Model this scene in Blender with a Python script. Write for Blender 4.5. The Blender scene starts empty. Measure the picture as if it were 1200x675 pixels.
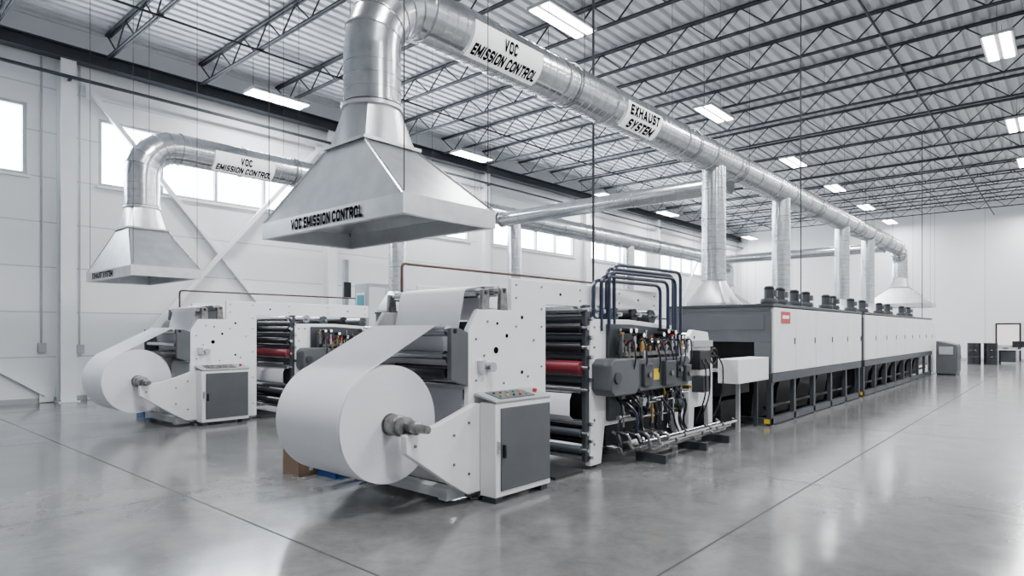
import bpy, math, random
from mathutils import Vector, Matrix
random.seed(7)
PI = math.pi
C = bpy.context.scene.collection
ORD = ['first','second','third','fourth','fifth','sixth','seventh','eighth','ninth','tenth','eleventh','twelfth','thirteenth','fourteenth','fifteenth','sixteenth','seventeenth','eighteenth','nineteenth','twentieth','twenty-first','twenty-second','twenty-third','twenty-fourth']

# ------------------------------------------------------------------ materials
def mat(name, col, rough=0.5, metal=0.0, var=0.06, scale=3.0, bump=0.0, bscale=60.0, emit=0.0, spec=0.5):
    m = bpy.data.materials.new(name); m.use_nodes = True
    nt = m.node_tree; N = nt.nodes; L = nt.links
    b = N['Principled BSDF']
    b.inputs['Roughness'].default_value = rough
    b.inputs['Metallic'].default_value = metal
    b.inputs['Specular IOR Level'].default_value = spec
    tc = N.new('ShaderNodeTexCoord')
    no = N.new('ShaderNodeTexNoise'); no.inputs['Scale'].default_value = scale; no.inputs['Detail'].default_value = 4
    L.new(tc.outputs['Object'], no.inputs['Vector'])
    cr = N.new('ShaderNodeValToRGB')
    cr.color_ramp.elements[0].position = 0.3; cr.color_ramp.elements[1].position = 0.7
    cr.color_ramp.elements[0].color = tuple(max(0, c*(1-var)) for c in col)+(1,)
    cr.color_ramp.elements[1].color = tuple(min(1, c*(1+var)) for c in col)+(1,)
    L.new(no.outputs['Fac'], cr.inputs['Fac']); L.new(cr.outputs['Color'], b.inputs['Base Color'])
    if bump:
        n2 = N.new('ShaderNodeTexNoise'); n2.inputs['Scale'].default_value = bscale
        L.new(tc.outputs['Object'], n2.inputs['Vector'])
        bp = N.new('ShaderNodeBump'); bp.inputs['Strength'].default_value = bump; bp.inputs['Distance'].default_value = 0.01
        L.new(n2.outputs['Fac'], bp.inputs['Height']); L.new(bp.outputs['Normal'], b.inputs['Normal'])
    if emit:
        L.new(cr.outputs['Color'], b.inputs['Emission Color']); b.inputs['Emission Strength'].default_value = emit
    return m

M = {}
M['galv'] = mat('galvanised_steel', (0.60,0.62,0.64), 0.23, 0.96, 0.12, 9.0, 0.08, 14.0)
M['galv_hood'] = mat('galvanised_sheet', (0.62,0.635,0.65), 0.33, 0.88, 0.1, 5.0, 0.08, 9.0)
M['seam'] = mat('seam_steel', (0.32,0.33,0.35), 0.3, 0.9)
M['white'] = mat('white_enamel', (0.80,0.805,0.81), 0.38, 0, 0.03)
M['offwhite'] = mat('offwhite_steel', (0.66,0.68,0.70), 0.5, 0, 0.03)
M['wallpaint'] = mat('column_white', (0.77,0.785,0.80), 0.5, 0, 0.03)
M['dgrey'] = mat('dark_grey_enamel', (0.040,0.046,0.053), 0.42, 0, 0.1, spec=0.35)
M['mgrey'] = mat('mid_grey_enamel', (0.085,0.092,0.10), 0.45, 0, 0.08, spec=0.35)
M['lgrey'] = mat('light_grey_enamel', (0.34,0.355,0.365), 0.45, 0, 0.06)
M['black'] = mat('black_rubber', (0.008,0.009,0.012), 0.26, 0, 0.2, spec=0.5)
M['blackm'] = mat('black_metal', (0.012,0.013,0.016), 0.4, 0.2, 0.15, spec=0.3)
M['joist'] = mat('joist_primer', (0.028,0.031,0.037), 0.6, 0.0, 0.12, spec=0.25)
M['steel'] = mat('machined_steel', (0.52,0.53,0.55), 0.2, 1.0, 0.1, 8)
M['dsteel'] = mat('worn_steel', (0.23,0.225,0.22), 0.3, 0.9, 0.3, 18)
M['chrome'] = mat('chrome_roller', (0.58,0.59,0.61), 0.16, 0.97, 0.05)
M['greyroll'] = mat('grey_roller', (0.07,0.08,0.095), 0.22, 0.3, 0.1)
M['maroon'] = mat('maroon_rubber', (0.18,0.018,0.03), 0.32, 0, 0.1)
M['navy'] = mat('navy_hose', (0.012,0.019,0.048), 0.3, 0, 0.15)
M['copper'] = mat('copper_pipe', (0.075,0.035,0.024), 0.45, 0.4, 0.2)
M['red'] = mat('red_paint', (0.45,0.010,0.015), 0.4)
M['orange'] = mat('orange_paint', (0.5,0.11,0.015), 0.4)
M['yellow'] = mat('yellow_sticker', (0.78,0.52,0.015), 0.5)
M['green'] = mat('green_button', (0.02,0.3,0.07), 0.4)
M['blue'] = mat('blue_plastic', (0.008,0.07,0.28), 0.4)
M['brass'] = mat('brass', (0.50,0.31,0.11), 0.3, 0.9)
M['teal'] = mat('teal_screen', (0.03,0.22,0.27), 0.3, 0, 0.1, emit=0.15)
M['card'] = mat('cardboard', (0.23,0.15,0.09), 0.8)
M['sign'] = mat('glowing_white_sign', (0.95,0.95,0.95), 0.6, 0, 0.01, emit=0.6)  # emission added to brighten the down-facing duct signs; dials and plate letters share it
M['ink'] = mat('black_ink', (0.002,0.002,0.003), 0.8, spec=0.05)
M['lamp'] = mat('lamp_diffuser', (1,1,1), 0.5, 0, 0.0, emit=24)
M['paper_web'] = mat('paper_web', (0.80,0.80,0.84), 0.6, 0, 0.02)
M['doorglow'] = mat('lit_room', (0.80,0.72,0.68), 0.6, 0, 0.04, emit=0.4)
M['rubbermat'] = mat('ribbed_mat', (0.02,0.022,0.025), 0.6, 0, 0.2, 40, 0.4, 90)
M['deck'] = mat('roof_deck', (0.62,0.635,0.655), 0.42, 0.2, 0.06)

def mathn(nt, op, a, b=None, c=None):
    n = nt.nodes.new('ShaderNodeMath'); n.operation = op
    for i, v in enumerate((a, b, c)):
        if v is None: continue
        if isinstance(v, (int, float)): n.inputs[i].default_value = v
        else: nt.links.new(v, n.inputs[i])
    return n.outputs[0]

def paper_mat():   # winding rings around the roll axis (object origin lies on the axis)
    m = mat('wound_paper', (0.82,0.82,0.86), 0.6, 0, 0.02); nt = m.node_tree; N = nt.nodes; L = nt.links
    b = N['Principled BSDF']; tc = N.new('ShaderNodeTexCoord')
    sx = N.new('ShaderNodeSeparateXYZ'); L.new(tc.outputs['Object'], sx.inputs[0])
    r = mathn(nt, 'SQRT', mathn(nt, 'ADD', mathn(nt, 'MULTIPLY', sx.outputs['X'], sx.outputs['X']), mathn(nt, 'MULTIPLY', sx.outputs['Z'], sx.outputs['Z'])))
    no = N.new('ShaderNodeTexNoise'); no.noise_dimensions = '1D'; no.inputs['Scale'].default_value = 45; no.inputs['Detail'].default_value = 3
    L.new(r, no.inputs['W'])
    cr = N.new('ShaderNodeValToRGB')
    cr.color_ramp.elements[0].position = 0.3; cr.color_ramp.elements[0].color = (0.76,0.76,0.81,1)
    cr.color_ramp.elements[1].position = 0.7; cr.color_ramp.elements[1].color = (0.79,0.79,0.835,1)
    L.new(no.outputs['Fac'], cr.inputs['Fac']); L.new(cr.outputs['Color'], b.inputs['Base Color'])
    return m
M['paper'] = paper_mat()

def floor_mat():
    m = mat('polished_concrete', (0.3,0.3,0.3), 0.2); nt = m.node_tree; N = nt.nodes; L = nt.links
    b = N['Principled BSDF']; g = N.new('ShaderNodeNewGeometry')
    sx = N.new('ShaderNodeSeparateXYZ'); L.new(g.outputs['Position'], sx.inputs[0])
    n1 = N.new('ShaderNodeTexNoise'); n1.inputs['Scale'].default_value = 1.5; n1.inputs['Detail'].default_value = 13; n1.inputs['Roughness'].default_value = 0.78; n1.inputs['Distortion'].default_value = 0.3
    L.new(g.outputs['Position'], n1.inputs['Vector'])
    cr = N.new('ShaderNodeValToRGB')
    cr.color_ramp.elements[0].position = 0.30; cr.color_ramp.elements[0].color = (0.098,0.099,0.099,1)
    cr.color_ramp.elements[1].position = 0.70; cr.color_ramp.elements[1].color = (0.205,0.207,0.207,1)
    L.new(n1.outputs['Fac'], cr.inputs['Fac'])
    def line(coord, off, per, w):
        f = mathn(nt, 'FRACT', mathn(nt, 'DIVIDE', mathn(nt, 'SUBTRACT', coord, off - 100*per - per/2), per))
        return mathn(nt, 'LESS_THAN', mathn(nt, 'ABSOLUTE', mathn(nt, 'SUBTRACT', f, 0.5)), w/per/2)
    ln = mathn(nt, 'MAXIMUM', line(sx.outputs['X'], 2.7, 4.8, 0.02), line(sx.outputs['Y'], 2.14, 4.8, 0.02))
    mx = N.new('ShaderNodeMix'); mx.data_type = 'RGBA'
    L.new(ln, mx.inputs['Factor']); L.new(cr.outputs['Color'], mx.inputs['A']); mx.inputs['B'].default_value = (0.02,0.02,0.021,1)
    L.new(mx.outputs['Result'], b.inputs['Base Color'])
    n2 = N.new('ShaderNodeTexNoise'); n2.inputs['Scale'].default_value = 2.2; n2.inputs['Detail'].default_value = 9
    L.new(g.outputs['Position'], n2.inputs['Vector'])
    mr = N.new('ShaderNodeMapRange'); mr.inputs['From Min'].default_value = 0.3; mr.inputs['From Max'].default_value = 0.7
    mr.inputs['To Min'].default_value = 0.12; mr.inputs['To Max'].default_value = 0.19
    rg = mathn(nt, 'MAXIMUM', mr.outputs['Result'], mathn(nt, 'MULTIPLY', ln, 0.8))
    L.new(n2.outputs['Fac'], mr.inputs['Value']); L.new(rg, b.inputs['Roughness'])
    b.inputs['Specular IOR Level'].default_value = 0.6
    return m
M['floor'] = floor_mat()

def wall_mat(name, col, axis, per, w, dark):
    m = mat(name, col, 0.55); nt = m.node_tree; N = nt.nodes; L = nt.links
    b = N['Principled BSDF']; g = N.new('ShaderNodeNewGeometry')
    sx = N.new('ShaderNodeSeparateXYZ'); L.new(g.outputs['Position'], sx.inputs[0])
    f = mathn(nt, 'FRACT', mathn(nt, 'DIVIDE', mathn(nt, 'ADD', sx.outputs[axis], 50*per), per))
    ln = mathn(nt, 'LESS_THAN', f, w/per)
    mx = N.new('ShaderNodeMix'); mx.data_type = 'RGBA'
    L.new(ln, mx.inputs['Factor']); mx.inputs['A'].default_value = col+(1,); mx.inputs['B'].default_value = dark+(1,)
    L.new(mx.outputs['Result'], b.inputs['Base Color'])
    return m
M['wall'] = wall_mat('wall_panels', (0.735,0.75,0.765), 'Z', 1.07, 0.03, (0.46,0.475,0.495))
M['wallfar'] = wall_mat('far_wall_panels', (0.68,0.685,0.69), 'Y', 3.6, 0.04, (0.45,0.455,0.46))

def glass_mat():
    m = bpy.data.materials.new('window_glass'); m.use_nodes = True; nt = m.node_tree; N = nt.nodes; L = nt.links
    N.remove(N['Principled BSDF'])
    t = N.new('ShaderNodeBsdfTransparent'); t.inputs[0].default_value = (0.95,0.97,1,1)
    gl = N.new('ShaderNodeBsdfGlossy'); gl.inputs['Roughness'].default_value = 0.05
    mx = N.new('ShaderNodeMixShader'); mx.inputs[0].default_value = 0.06
    L.new(t.outputs[0], mx.inputs[1]); L.new(gl.outputs[0], mx.inputs[2]); L.new(mx.outputs[0], N['Material Output'].inputs[0])
    return m
M['glass'] = glass_mat()

# ------------------------------------------------------------------ mesh builder
ORIG = {}
class MB:
    def __init__(s): s.v = []; s.f = []
    def add(s, vs, fs):
        o = len(s.v); s.v += [tuple(v) for v in vs]; s.f += [tuple(i+o for i in f) for f in fs]; return s
    def box(s, x0, x1, y0, y1, z0, z1):
        return s.add([(x0,y0,z0),(x1,y0,z0),(x1,y1,z0),(x0,y1,z0),(x0,y0,z1),(x1,y0,z1),(x1,y1,z1),(x0,y1,z1)],
                     [(0,3,2,1),(4,5,6,7),(0,1,5,4),(1,2,6,5),(2,3,7,6),(3,0,4,7)])
    def bar(s, a, b, w, h=None):
        h = h or w; a = Vector(a); b = Vector(b); d = (b-a).normalized()
        up = Vector((0,0,1)) if abs(d.z) < 0.95 else Vector((1,0,0))
        sd = d.cross(up).normalized(); up = sd.cross(d).normalized()
        q = [sd*w/2+up*h/2, -sd*w/2+up*h/2, -sd*w/2-up*h/2, sd*w/2-up*h/2]
        return s.add([a+k for k in q]+[b+k for k in q], [(3,2,1,0),(4,5,6,7),(0,1,5,4),(1,2,6,5),(2,3,7,6),(3,0,4,7)])
    def cyl(s, a, b, r, n=20, r2=None, caps=True):
        return s.tube([a, b], r, n, r2=r2, caps=caps)
    def tube(s, pts, r, n=10, r2=None, caps=True):
        pts = [Vector(p) for p in pts]; m = len(pts); vs = []; fs = []
        ref = None
        for i, p in enumerate(pts):
            if i == 0: d = pts[1]-p
            elif i == m-1: d = p-pts[-2]
            else: d = (pts[i+1]-p).normalized()+(p-pts[i-1]).normalized()
            d = d.normalized() if d.length > 1e-9 else Vector((0,0,1))
            if ref is None:
                ref = Vector((0,0,1)) if abs(d.z) < 0.9 else Vector((0,1,0))
            ref = (ref - d*ref.dot(d))
            if ref.length < 1e-6: ref = d.orthogonal()
            ref.normalize(); sd = d.cross(ref)
            rr = r if r2 is None else r + (r2-r)*i/(m-1)
            for j in range(n):
                a = 2*PI*j/n; vs.append(p+(ref*math.cos(a)+sd*math.sin(a))*rr)
        for i in range(m-1):
            for j in range(n):
                k = (j+1) % n; fs.append((i*n+j, i*n+k, (i+1)*n+k, (i+1)*n+j))
        if caps: fs.append(tuple(range(n-1, -1, -1))); fs.append(tuple((m-1)*n+j for j in range(n)))
        return s.add(vs, fs)
    def prism(s, poly, y0, y1):
        n = len(poly); vs = [(x,y0,z) for x,z in poly]+[(x,y1,z) for x,z in poly]
        return s.add(vs, [tuple(range(n)), tuple(range(2*n-1, n-1, -1))]+[(i, i+n, (i+1)%n+n, (i+1)%n) for i in range(n)])
    def loft(s, rings):
        n = len(rings[0]); vs = [v for r in rings for v in r]
        return s.add(vs, [(i*n+j, i*n+(j+1)%n, (i+1)*n+(j+1)%n, (i+1)*n+j) for i in range(len(rings)-1) for j in range(n)])
    def strip(s, path, y0, y1, t=0.003):
        n = len(path); vs = []
        for i, (x, z) in enumerate(path):
            a = path[max(0,i-1)]; b = path[min(n-1,i+1)]; dx, dz = b[0]-a[0], b[1]-a[1]; l = math.hypot(dx,dz) or 1
            nx, nz = -dz/l*t, dx/l*t
            vs += [(x+nx,y0,z+nz),(x+nx,y1,z+nz),(x-nx,y1,z-nz),(x-nx,y0,z-nz)]
        return s.add(vs, [(i*4+j, i*4+(j+1)%4, (i+1)*4+(j+1)%4, (i+1)*4+j) for i in range(n-1) for j in range(4)]+[(3,2,1,0),tuple((n-1)*4+j for j in range(4))])
    def lathe(s, cx, cy, prof, n=24):
        return s.loft([[(cx+r*math.cos(2*PI*j/n), cy+r*math.sin(2*PI*j/n), z) for j in range(n)] for r, z in prof])
    def xlathe(s, cy, cz, prof, n=40):
        return s.loft([[(x, cy+r*math.cos(2*PI*j/n), cz+r*math.sin(2*PI*j/n)) for j in range(n)] for r, x in prof])
    def ylathe(s, cx, cz, prof, n=32):
        return s.loft([[(cx+r*math.cos(2*PI*j/n), y, cz+r*math.sin(2*PI*j/n)) for j in range(n)] for r, y in prof])
    def build(s, name, m, parent=None, bevel=0.0, ang=35):
        if parent is None:
            xs = [v[0] for v in s.v]; ys = [v[1] for v in s.v]; zs = [v[2] for v in s.v]
            o0 = Vector(((min(xs)+max(xs))/2, (min(ys)+max(ys))/2, min(zs)))
        else: o0 = ORIG[parent.name]
        me = bpy.data.meshes.new(name)
        me.from_pydata([(v[0]-o0.x, v[1]-o0.y, v[2]-o0.z) for v in s.v], [], s.f)
        me.materials.append(M[m] if isinstance(m, str) else m)
        me.validate(); me.update()
        me.shade_smooth(); me.set_sharp_from_angle(angle=math.radians(ang))
        o = bpy.data.objects.new(name, me); C.objects.link(o)
        if parent is None: o.location = o0
        else: o.parent = parent
        ORIG[o.name] = o0
        if bevel:
            b = o.modifiers.new('bevel', 'BEVEL'); b.width = bevel; b.segments = 2; b.limit_method = 'ANGLE'; b.angle_limit = math.radians(40)
        return o

def thing(name, label, cat, loc, group=None):
    o = bpy.data.objects.new(name, None); C.objects.link(o); o.location = loc; o.empty_display_size = 0.1
    o['label'] = label; o['category'] = cat
    if group: o['group'] = group
    ORIG[o.name] = Vector(loc); return o
def tag(o, label, cat, group=None):
    o['label'] = label; o['category'] = cat
    if group: o['group'] = group
    return o
def struct(o): o['kind'] = 'structure'; return o
def copy_tree(o, parent=None, off=None, label=None, group=None, skip=()):
    c = o.copy(); C.objects.link(c)
    if parent: c.parent = parent
    if off: c.location = Vector(o.location)+Vector(off)
    if label: c['label'] = label
    if group: c['group'] = group
    for ch in list(o.children):
        if ch.name.split('.')[0] in skip: continue
        copy_tree(ch, c)
    return c
def arc(cx, cz, r, a0, a1, n=8):
    return [(cx+r*math.cos(math.radians(a0+(a1-a0)*i/n)), cz+r*math.sin(math.radians(a0+(a1-a0)*i/n))) for i in range(n+1)]
def rounded(pts, r, n=5):
    pts = [Vector(p) for p in pts]; out = [pts[0]]
    for i in range(1, len(pts)-1):
        a, p, b = pts[i-1], pts[i], pts[i+1]
        rr = min(r, (a-p).length*0.49, (b-p).length*0.49)
        s = p+(a-p).normalized()*rr; e = p+(b-p).normalized()*rr
        for k in range(n+1):
            t = k/n; out.append(s*(1-t)**2+p*2*t*(1-t)+e*t*t)
    out.append(pts[-1]); return out
# heavy sans capitals as mitred strokes on a 1-high grid: (width, list of polylines)
ST = 0.25; h_ = ST/2; T_ = 1-h_; Q = 0.13
LET = {
 'V': (0.84, [[(h_*0.9,1),(0.42,0.04)],[(0.84-h_*0.9,1),(0.42,0.04)]]),
 'O': (0.84, [[(h_+Q,h_),(0.84-h_-Q,h_),(0.84-h_,h_+Q),(0.84-h_,T_-Q),(0.84-h_-Q,T_),(h_+Q,T_),(h_,T_-Q),(h_,h_+Q),(h_+Q,h_)]]),
 'C': (0.78, [[(0.78-h_,0.33),(0.78-h_,h_+Q),(0.78-h_-Q,h_),(h_+Q,h_),(h_,h_+Q),(h_,T_-Q),(h_+Q,T_),(0.78-h_-Q,T_),(0.78-h_,T_-Q),(0.78-h_,0.67)]]),
 'E': (0.66, [[(h_,0),(h_,1)],[(h_,T_),(0.66,T_)],[(h_,0.5),(0.6,0.5)],[(h_,h_),(0.66,h_)]]),
 'M': (0.98, [[(h_,0),(h_,1)],[(0.98-h_,0),(0.98-h_,1)],[(h_,0.93),(0.49,0.2)],[(0.98-h_,0.93),(0.49,0.2)]]),
 'I': (0.26, [[(0.13,0),(0.13,1)]]),
 'S': (0.74, [[(h_,0.28),(h_,h_+0.09),(h_+0.1,h_),(0.74-h_-0.1,h_),(0.74-h_,h_+0.1),(0.74-h_,0.41),(0.74-h_-0.1,0.5),(h_+0.1,0.5),(h_,0.59),(h_,T_-0.1),(h_+0.1,T_),(0.74-h_-0.1,T_),(0.74-h_,T_-0.09),(0.74-h_,0.72)]]),
 'N': (0.82, [[(h_,0),(h_,1)],[(0.82-h_,0),(0.82-h_,1)],[(h_,0.92),(0.82-h_,0.08)]]),
 'T': (0.74, [[(0.37,0),(0.37,1)],[(0,T_),(0.74,T_)]]),
 'R': (0.80, [[(h_,0),(h_,1)],[(h_,T_),(0.8-h_-0.12,T_),(0.8-h_,T_-0.12),(0.8-h_,0.58),(0.8-h_-0.12,0.46),(h_,0.46)],[(0.45,0.46),(0.8-h_*0.9,0.0)]]),
 'L': (0.64, [[(h_,0),(h_,1)],[(h_,h_),(0.64,h_)]]),
 'X': (0.82, [[(h_,0),(0.82-h_,1)],[(h_,1),(0.82-h_,0)]]),
 'H': (0.82, [[(h_,0),(h_,1)],[(0.82-h_,0),(0.82-h_,1)],[(h_,0.51),(0.82-h_,0.51)]]),
 'A': (0.88, [[(h_*0.9,0),(0.44,0.97)],[(0.88-h_*0.9,0),(0.44,0.97)],[(0.22,0.28),(0.66,0.28)]]),
 'U': (0.82, [[(h_,1),(h_,h_+Q),(h_+Q,h_),(0.82-h_-Q,h_),(0.82-h_,h_+Q),(0.82-h_,1)]]),
 'Y': (0.84, [[(0.42,0),(0.42,0.5)],[(h_*0.9,1),(0.42,0.4)],[(0.84-h_*0.9,1),(0.42,0.4)]]),
}
def stroke(path, w):
    n = len(path); V = []
    closed = path[0] == path[-1]
    for i in range(n):
        p = Vector(path[i])
        a = Vector(path[i-1]) if i > 0 else (Vector(path[-2]) if closed else None)
        b = Vector(path[i+1]) if i < n-1 else (Vector(path[1]) if closed else None)
        d1 = (p-a).normalized() if a is not None else None; d2 = (b-p).normalized() if b is not None else None
        d1 = d1 or d2; d2 = d2 or d1
        n1 = Vector((-d1.y, d1.x)); n2 = Vector((-d2.y, d2.x)); m = (n1+n2).normalized(); k = w/2/max(0.5, m.dot(n1))
        V += [tuple(p+m*k), tuple(p-m*k)]
    return V, [(2*i, 2*i+1, 2*i+3, 2*i+2) for i in range(n-1)]
def text2d(s, width, height, gap=0.1):
    lines = s.split('\n'); lay = []
    for ln in lines:
        x = 0; items = []
        for ch in ln:
            if ch == ' ': x += 0.34; continue
            wd, paths = LET[ch]; items.append((x, paths)); x += wd+gap
        lay.append((items, x-gap))
    W = max(l[1] for l in lay); sy = height; sx = min(width/W, sy*1.05); V = []; F = []; n = len(lines)
    for k, (items, wd) in enumerate(lay):
        yc = ((n-1)/2-k)*height*1.3
        for x, paths in items:
            for p in paths:
                vs, fs = stroke(p, ST); o = len(V)
                V += [((v[0]+x-wd/2)*sx, v[1]*sy-height/2+yc, 0) for v in vs]; F += [tuple(i+o for i in f) for f in fs]
    return V, F

# ------------------------------------------------------------------ setting
XB, XF, YR, YL, ZC = -8.0, 46.0, -13.0, 18.3, 9.1
struct(MB().box(XB, XF, YR, YL, -0.1, 0).build('floor', 'floor'))
WZ0, WZ1 = 5.35, 7.05
cols = [-2.89, 4.41, 11.65, 18.95, 26.25, 33.55, 40.85]
wins = [(cols[0]+0.7, 3.68)]+[(cols[i]+0.72, cols[i]+6.6) for i in range(1, 6)]+[(41.6, 45.2)]
w = MB().box(XB, XF, YL, YL+0.25, 0, WZ0).box(XB, XF, YL, YL+0.25, WZ1, ZC+0.2)
edges = [XB]+[e for p in wins for e in p]+[XF]
for i in range(0, len(edges), 2): w.box(edges[i], edges[i+1], YL, YL+0.25, WZ0, WZ1)
struct(w.build('wall_left', 'wall'))
struct(MB().box(XF, XF+0.25, YR, YL+0.25, 0, 9.3).build('wall_far', 'wallfar'))
struct(MB().box(XB, XF, YR-0.25, YR, 0, 9.3).build('wall_right', 'wall'))
struct(MB().box(XB-0.25, XB, YR, YL, 0, 9.3).build('wall_back', 'wallfar'))
prof = []; y = YR
while y < YL:
    prof += [(y, ZC), (y+0.16, ZC), (y+0.19, ZC+0.07), (y+0.27, ZC+0.07)]; y += 0.3
n = len(prof)
cm = MB(); cm.add([(XB, a, b) for a, b in prof]+[(XF, a, b) for a, b in prof], [(i, i+1, n+i+1, n+i) for i in range(n-1)])
struct(cm.build('ceiling', 'deck', ang=20))
struct(MB().box(XB, XF, YL-0.02, YL, 0, 0.12).build('baseboard_left', 'lgrey'))
struct(MB().box(XF-0.02, XF, YR, YL, 0, 0.12).build('baseboard_far', 'lgrey'))
for i, (a, b) in enumerate(wins):
    f = MB().box(a, b, YL+0.03, YL+0.15, WZ0, WZ0+0.08).box(a, b, YL+0.03, YL+0.15, WZ1-0.08, WZ1)
    k = 4 if b-a > 4.5 else 3
    for j in range(k+1):
        xx = a+(b-a-0.08)*j/k; f.box(xx, xx+0.08, YL+0.03, YL+0.15, WZ0+0.08, WZ1-0.08)
    wo = struct(f.build('window_%d' % (i+1), 'lgrey'))
    for j in range(k):
        x0 = a+(b-a-0.08)*j/k+0.08; x1 = a+(b-a-0.08)*(j+1)/k
        MB().box(x0, x1, YL+0.09, YL+0.10, WZ0+0.08, WZ1-0.08).build('pane', 'glass', wo)
    MB().box(a-0.05, b+0.05, YL-0.06, YL+0.03, WZ0-0.06, WZ0).build('window_sill', 'wallpaint', wo)
d = MB().box(XF-0.06, XF, 1.98, 2.06, 0, 2.16).box(XF-0.06, XF, 3.06, 3.14, 0, 2.16).box(XF-0.06, XF, 2.06, 3.06, 2.08, 2.16)
do = struct(d.build('door_1', 'blackm'))
MB().box(XF-0.04, XF, 2.06, 3.06, 0.0, 0.9).build('lower_panel', 'lgrey', do)
MB().box(XF-0.035, XF, 2.06, 3.06, 0.9, 2.08).build('glass_panel', 'doorglow', do)
MB().box(XF-0.07, XF-0.035, 2.1, 2.14, 0.95, 1.15).build('handle', 'steel', do)

WORDS = ['partly out of frame at far left', 'tall and nearest, left of the small exhaust hood', 'behind the big exhaust hood', 'right of the big hood', 'above the front press, fourth window gap', 'second from the far corner', 'closest to the far corner']
for i, x in enumerate(cols):
    t = thing('wall_column', 'white steel H column on the window wall, '+WORDS[i], 'column', (x, YL-0.2, 0), 'white wall columns')
    MB().box(x-0.16, x+0.16, YL-0.36, YL-0.34, 0.03, 8.19).box(x-0.16, x+0.16, YL-0.03, YL-0.002, 0.03, 8.19).box(x-0.012, x+0.012, YL-0.34, YL-0.03, 0.03, 8.19).build('shaft', 'wallpaint', t)
    MB().box(x-0.22, x+0.22, YL-0.44, YL-0.002, 0, 0.03).build('base_plate', 'wallpaint', t)
    for sx in (-0.18, 0.18): MB().cyl((x+sx, YL-0.4, 0.03), (x+sx, YL-0.4, 0.07), 0.02, 8).build('anchor_bolt', 'steel', t)
def brace(a, b, label):
    t = thing('diagonal_brace', label, 'brace', (a[0], a[1], min(a[2], b[2])), 'white diagonal wall braces')
    MB().bar(a, b, 0.11).build('tube', 'wallpaint', t)
    for p in (a, b): MB().box(p[0]-0.14, p[0]+0.14, p[1]-0.01, p[1]+0.01, p[2]-0.18, p[2]+0.18).build('gusset_plate', 'wallpaint', t)
brace((4.98, YL-0.065, 7.6), (11.28, YL-0.065, 0.2), 'white diagonal brace falling from the near column top to the right')
brace((4.98, YL-0.185, 0.2), (11.28, YL-0.185, 7.6), 'white diagonal brace rising right behind the small exhaust hood')
brace((4.04, YL-0.065, 0.2), (-2.5, YL-0.065, 4.8), 'white diagonal brace meeting the near column foot from the left')
brace((33.95, YL-0.065, 0.2), (40.45, YL-0.065, 7.6), 'distant white diagonal brace near the far corner')
t = thing('eave_girder', 'long dark steel girder along the top of the window wall', 'girder', (19, YL-0.3, 8.2))
MB().box(XB, XF, YL-0.42, YL-0.12, 8.5, 8.53).box(XB, XF, YL-0.42, YL-0.12, 8.2, 8.23).box(XB, XF, YL-0.285, YL-0.255, 8.23, 8.5).build('beam', 'joist', t)
t = thing('sprinkler_pipe', 'dark pipe running along the wall just above the clerestory windows', 'pipe', (19, YL-0.45, 7.7))
MB().cyl((XB, YL-0.45, 7.75), (XF, YL-0.45, 7.75), 0.045, 10).build('pipe', 'joist', t)
for x in cols: MB().box(x-0.03, x+0.03, YL-0.5, YL-0.36, 7.66, 7.7).build('pipe_bracket', 'joist', t)
for (x, z0, lab) in ((3.95, 1.2, 'thin conduit left of the near wall column, ending in a switch box'), (4.72, 1.15, 'thin conduit right of the near wall column, ending in a switch box')):
    t = thing('wall_conduit', lab, 'conduit', (x, YL-0.05, z0), 'wall conduits')
    MB().cyl((x, YL-0.03, z0+0.2), (x, YL-0.03, 8.2), 0.022, 8).build('pipe', 'lgrey', t)
    MB().box(x-0.08, x+0.08, YL-0.12, YL-0.002, z0, z0+0.22).build('switch_box', 'lgrey', t, 0.01)

# roof joists
jy0, jy1 = YR+0.05, YL-0.3
JB, JT = 8.47, 9.07
def joist_mesh(x):
    top = MB().box(x-0.07, x-0.015, jy0, jy1, JT-0.05, JT).box(x+0.015, x+0.07, jy0, jy1, JT-0.05, JT)
    bot = MB().box(x-0.055, x-0.012, jy0+1, jy1, JB, JB+0.04).box(x+0.012, x+0.055, jy0+1, jy1, JB, JB+0.04)
    web = MB(); st = 0.62; k = int((jy1-jy0)/st)
    for i in range(k):
        a = jy1-i*st; b = a-st
        za, zb = (JT-0.03, JB+0.02) if i % 2 == 0 else (JB+0.02, JT-0.03)
        web.bar((x, a, za), (x, b, zb), 0.028)
    return top, bot, web
jx = [0.75+2.25*i for i in range(20)]
t0 = thing('roof_joist', 'x', 'joist', (jx[0], YL-0.3, JB), 'dark roof joists')
a, b, c = joist_mesh(jx[0])
a.build('top_chord', 'joist', t0); b.build('bottom_chord', 'joist', t0); c.build('web_bars', 'joist', t0)
for i, x in enumerate(jx):
    lab = 'dark open-web roof joist spanning the hall, '+ORD[i]+' from the near end'
    if i == 0: t0['label'] = lab
    else: copy_tree(t0, None, (x-jx[0], 0, 0), lab, 'dark roof joists')
def girder(y, lab):
    t = thing('joist_girder', lab, 'girder', (19, y, JB-0.25))
    MB().box(XB, XF, y-0.08, y+0.08, JB-0.30, JB-0.22).build('bottom_chord', 'joist', t)
    MB().box(XB, XF, y-0.08, y+0.08, JT-0.12, JT-0.05).build('top_chord', 'joist', t)
    w = MB(); x = XB; i = 0
    while x < XF-1.1:
        za, zb = (JT-0.1, JB-0.26) if i % 2 == 0 else (JB-0.26, JT-0.1)
        w.bar((x, y, za), (x+1.12, y, zb), 0.05); x += 1.12; i += 1
    w.build('web_bars', 'joist', t)
girder(-3.0, 'deep dark truss girder high over the right aisle, running to the far wall')
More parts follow.
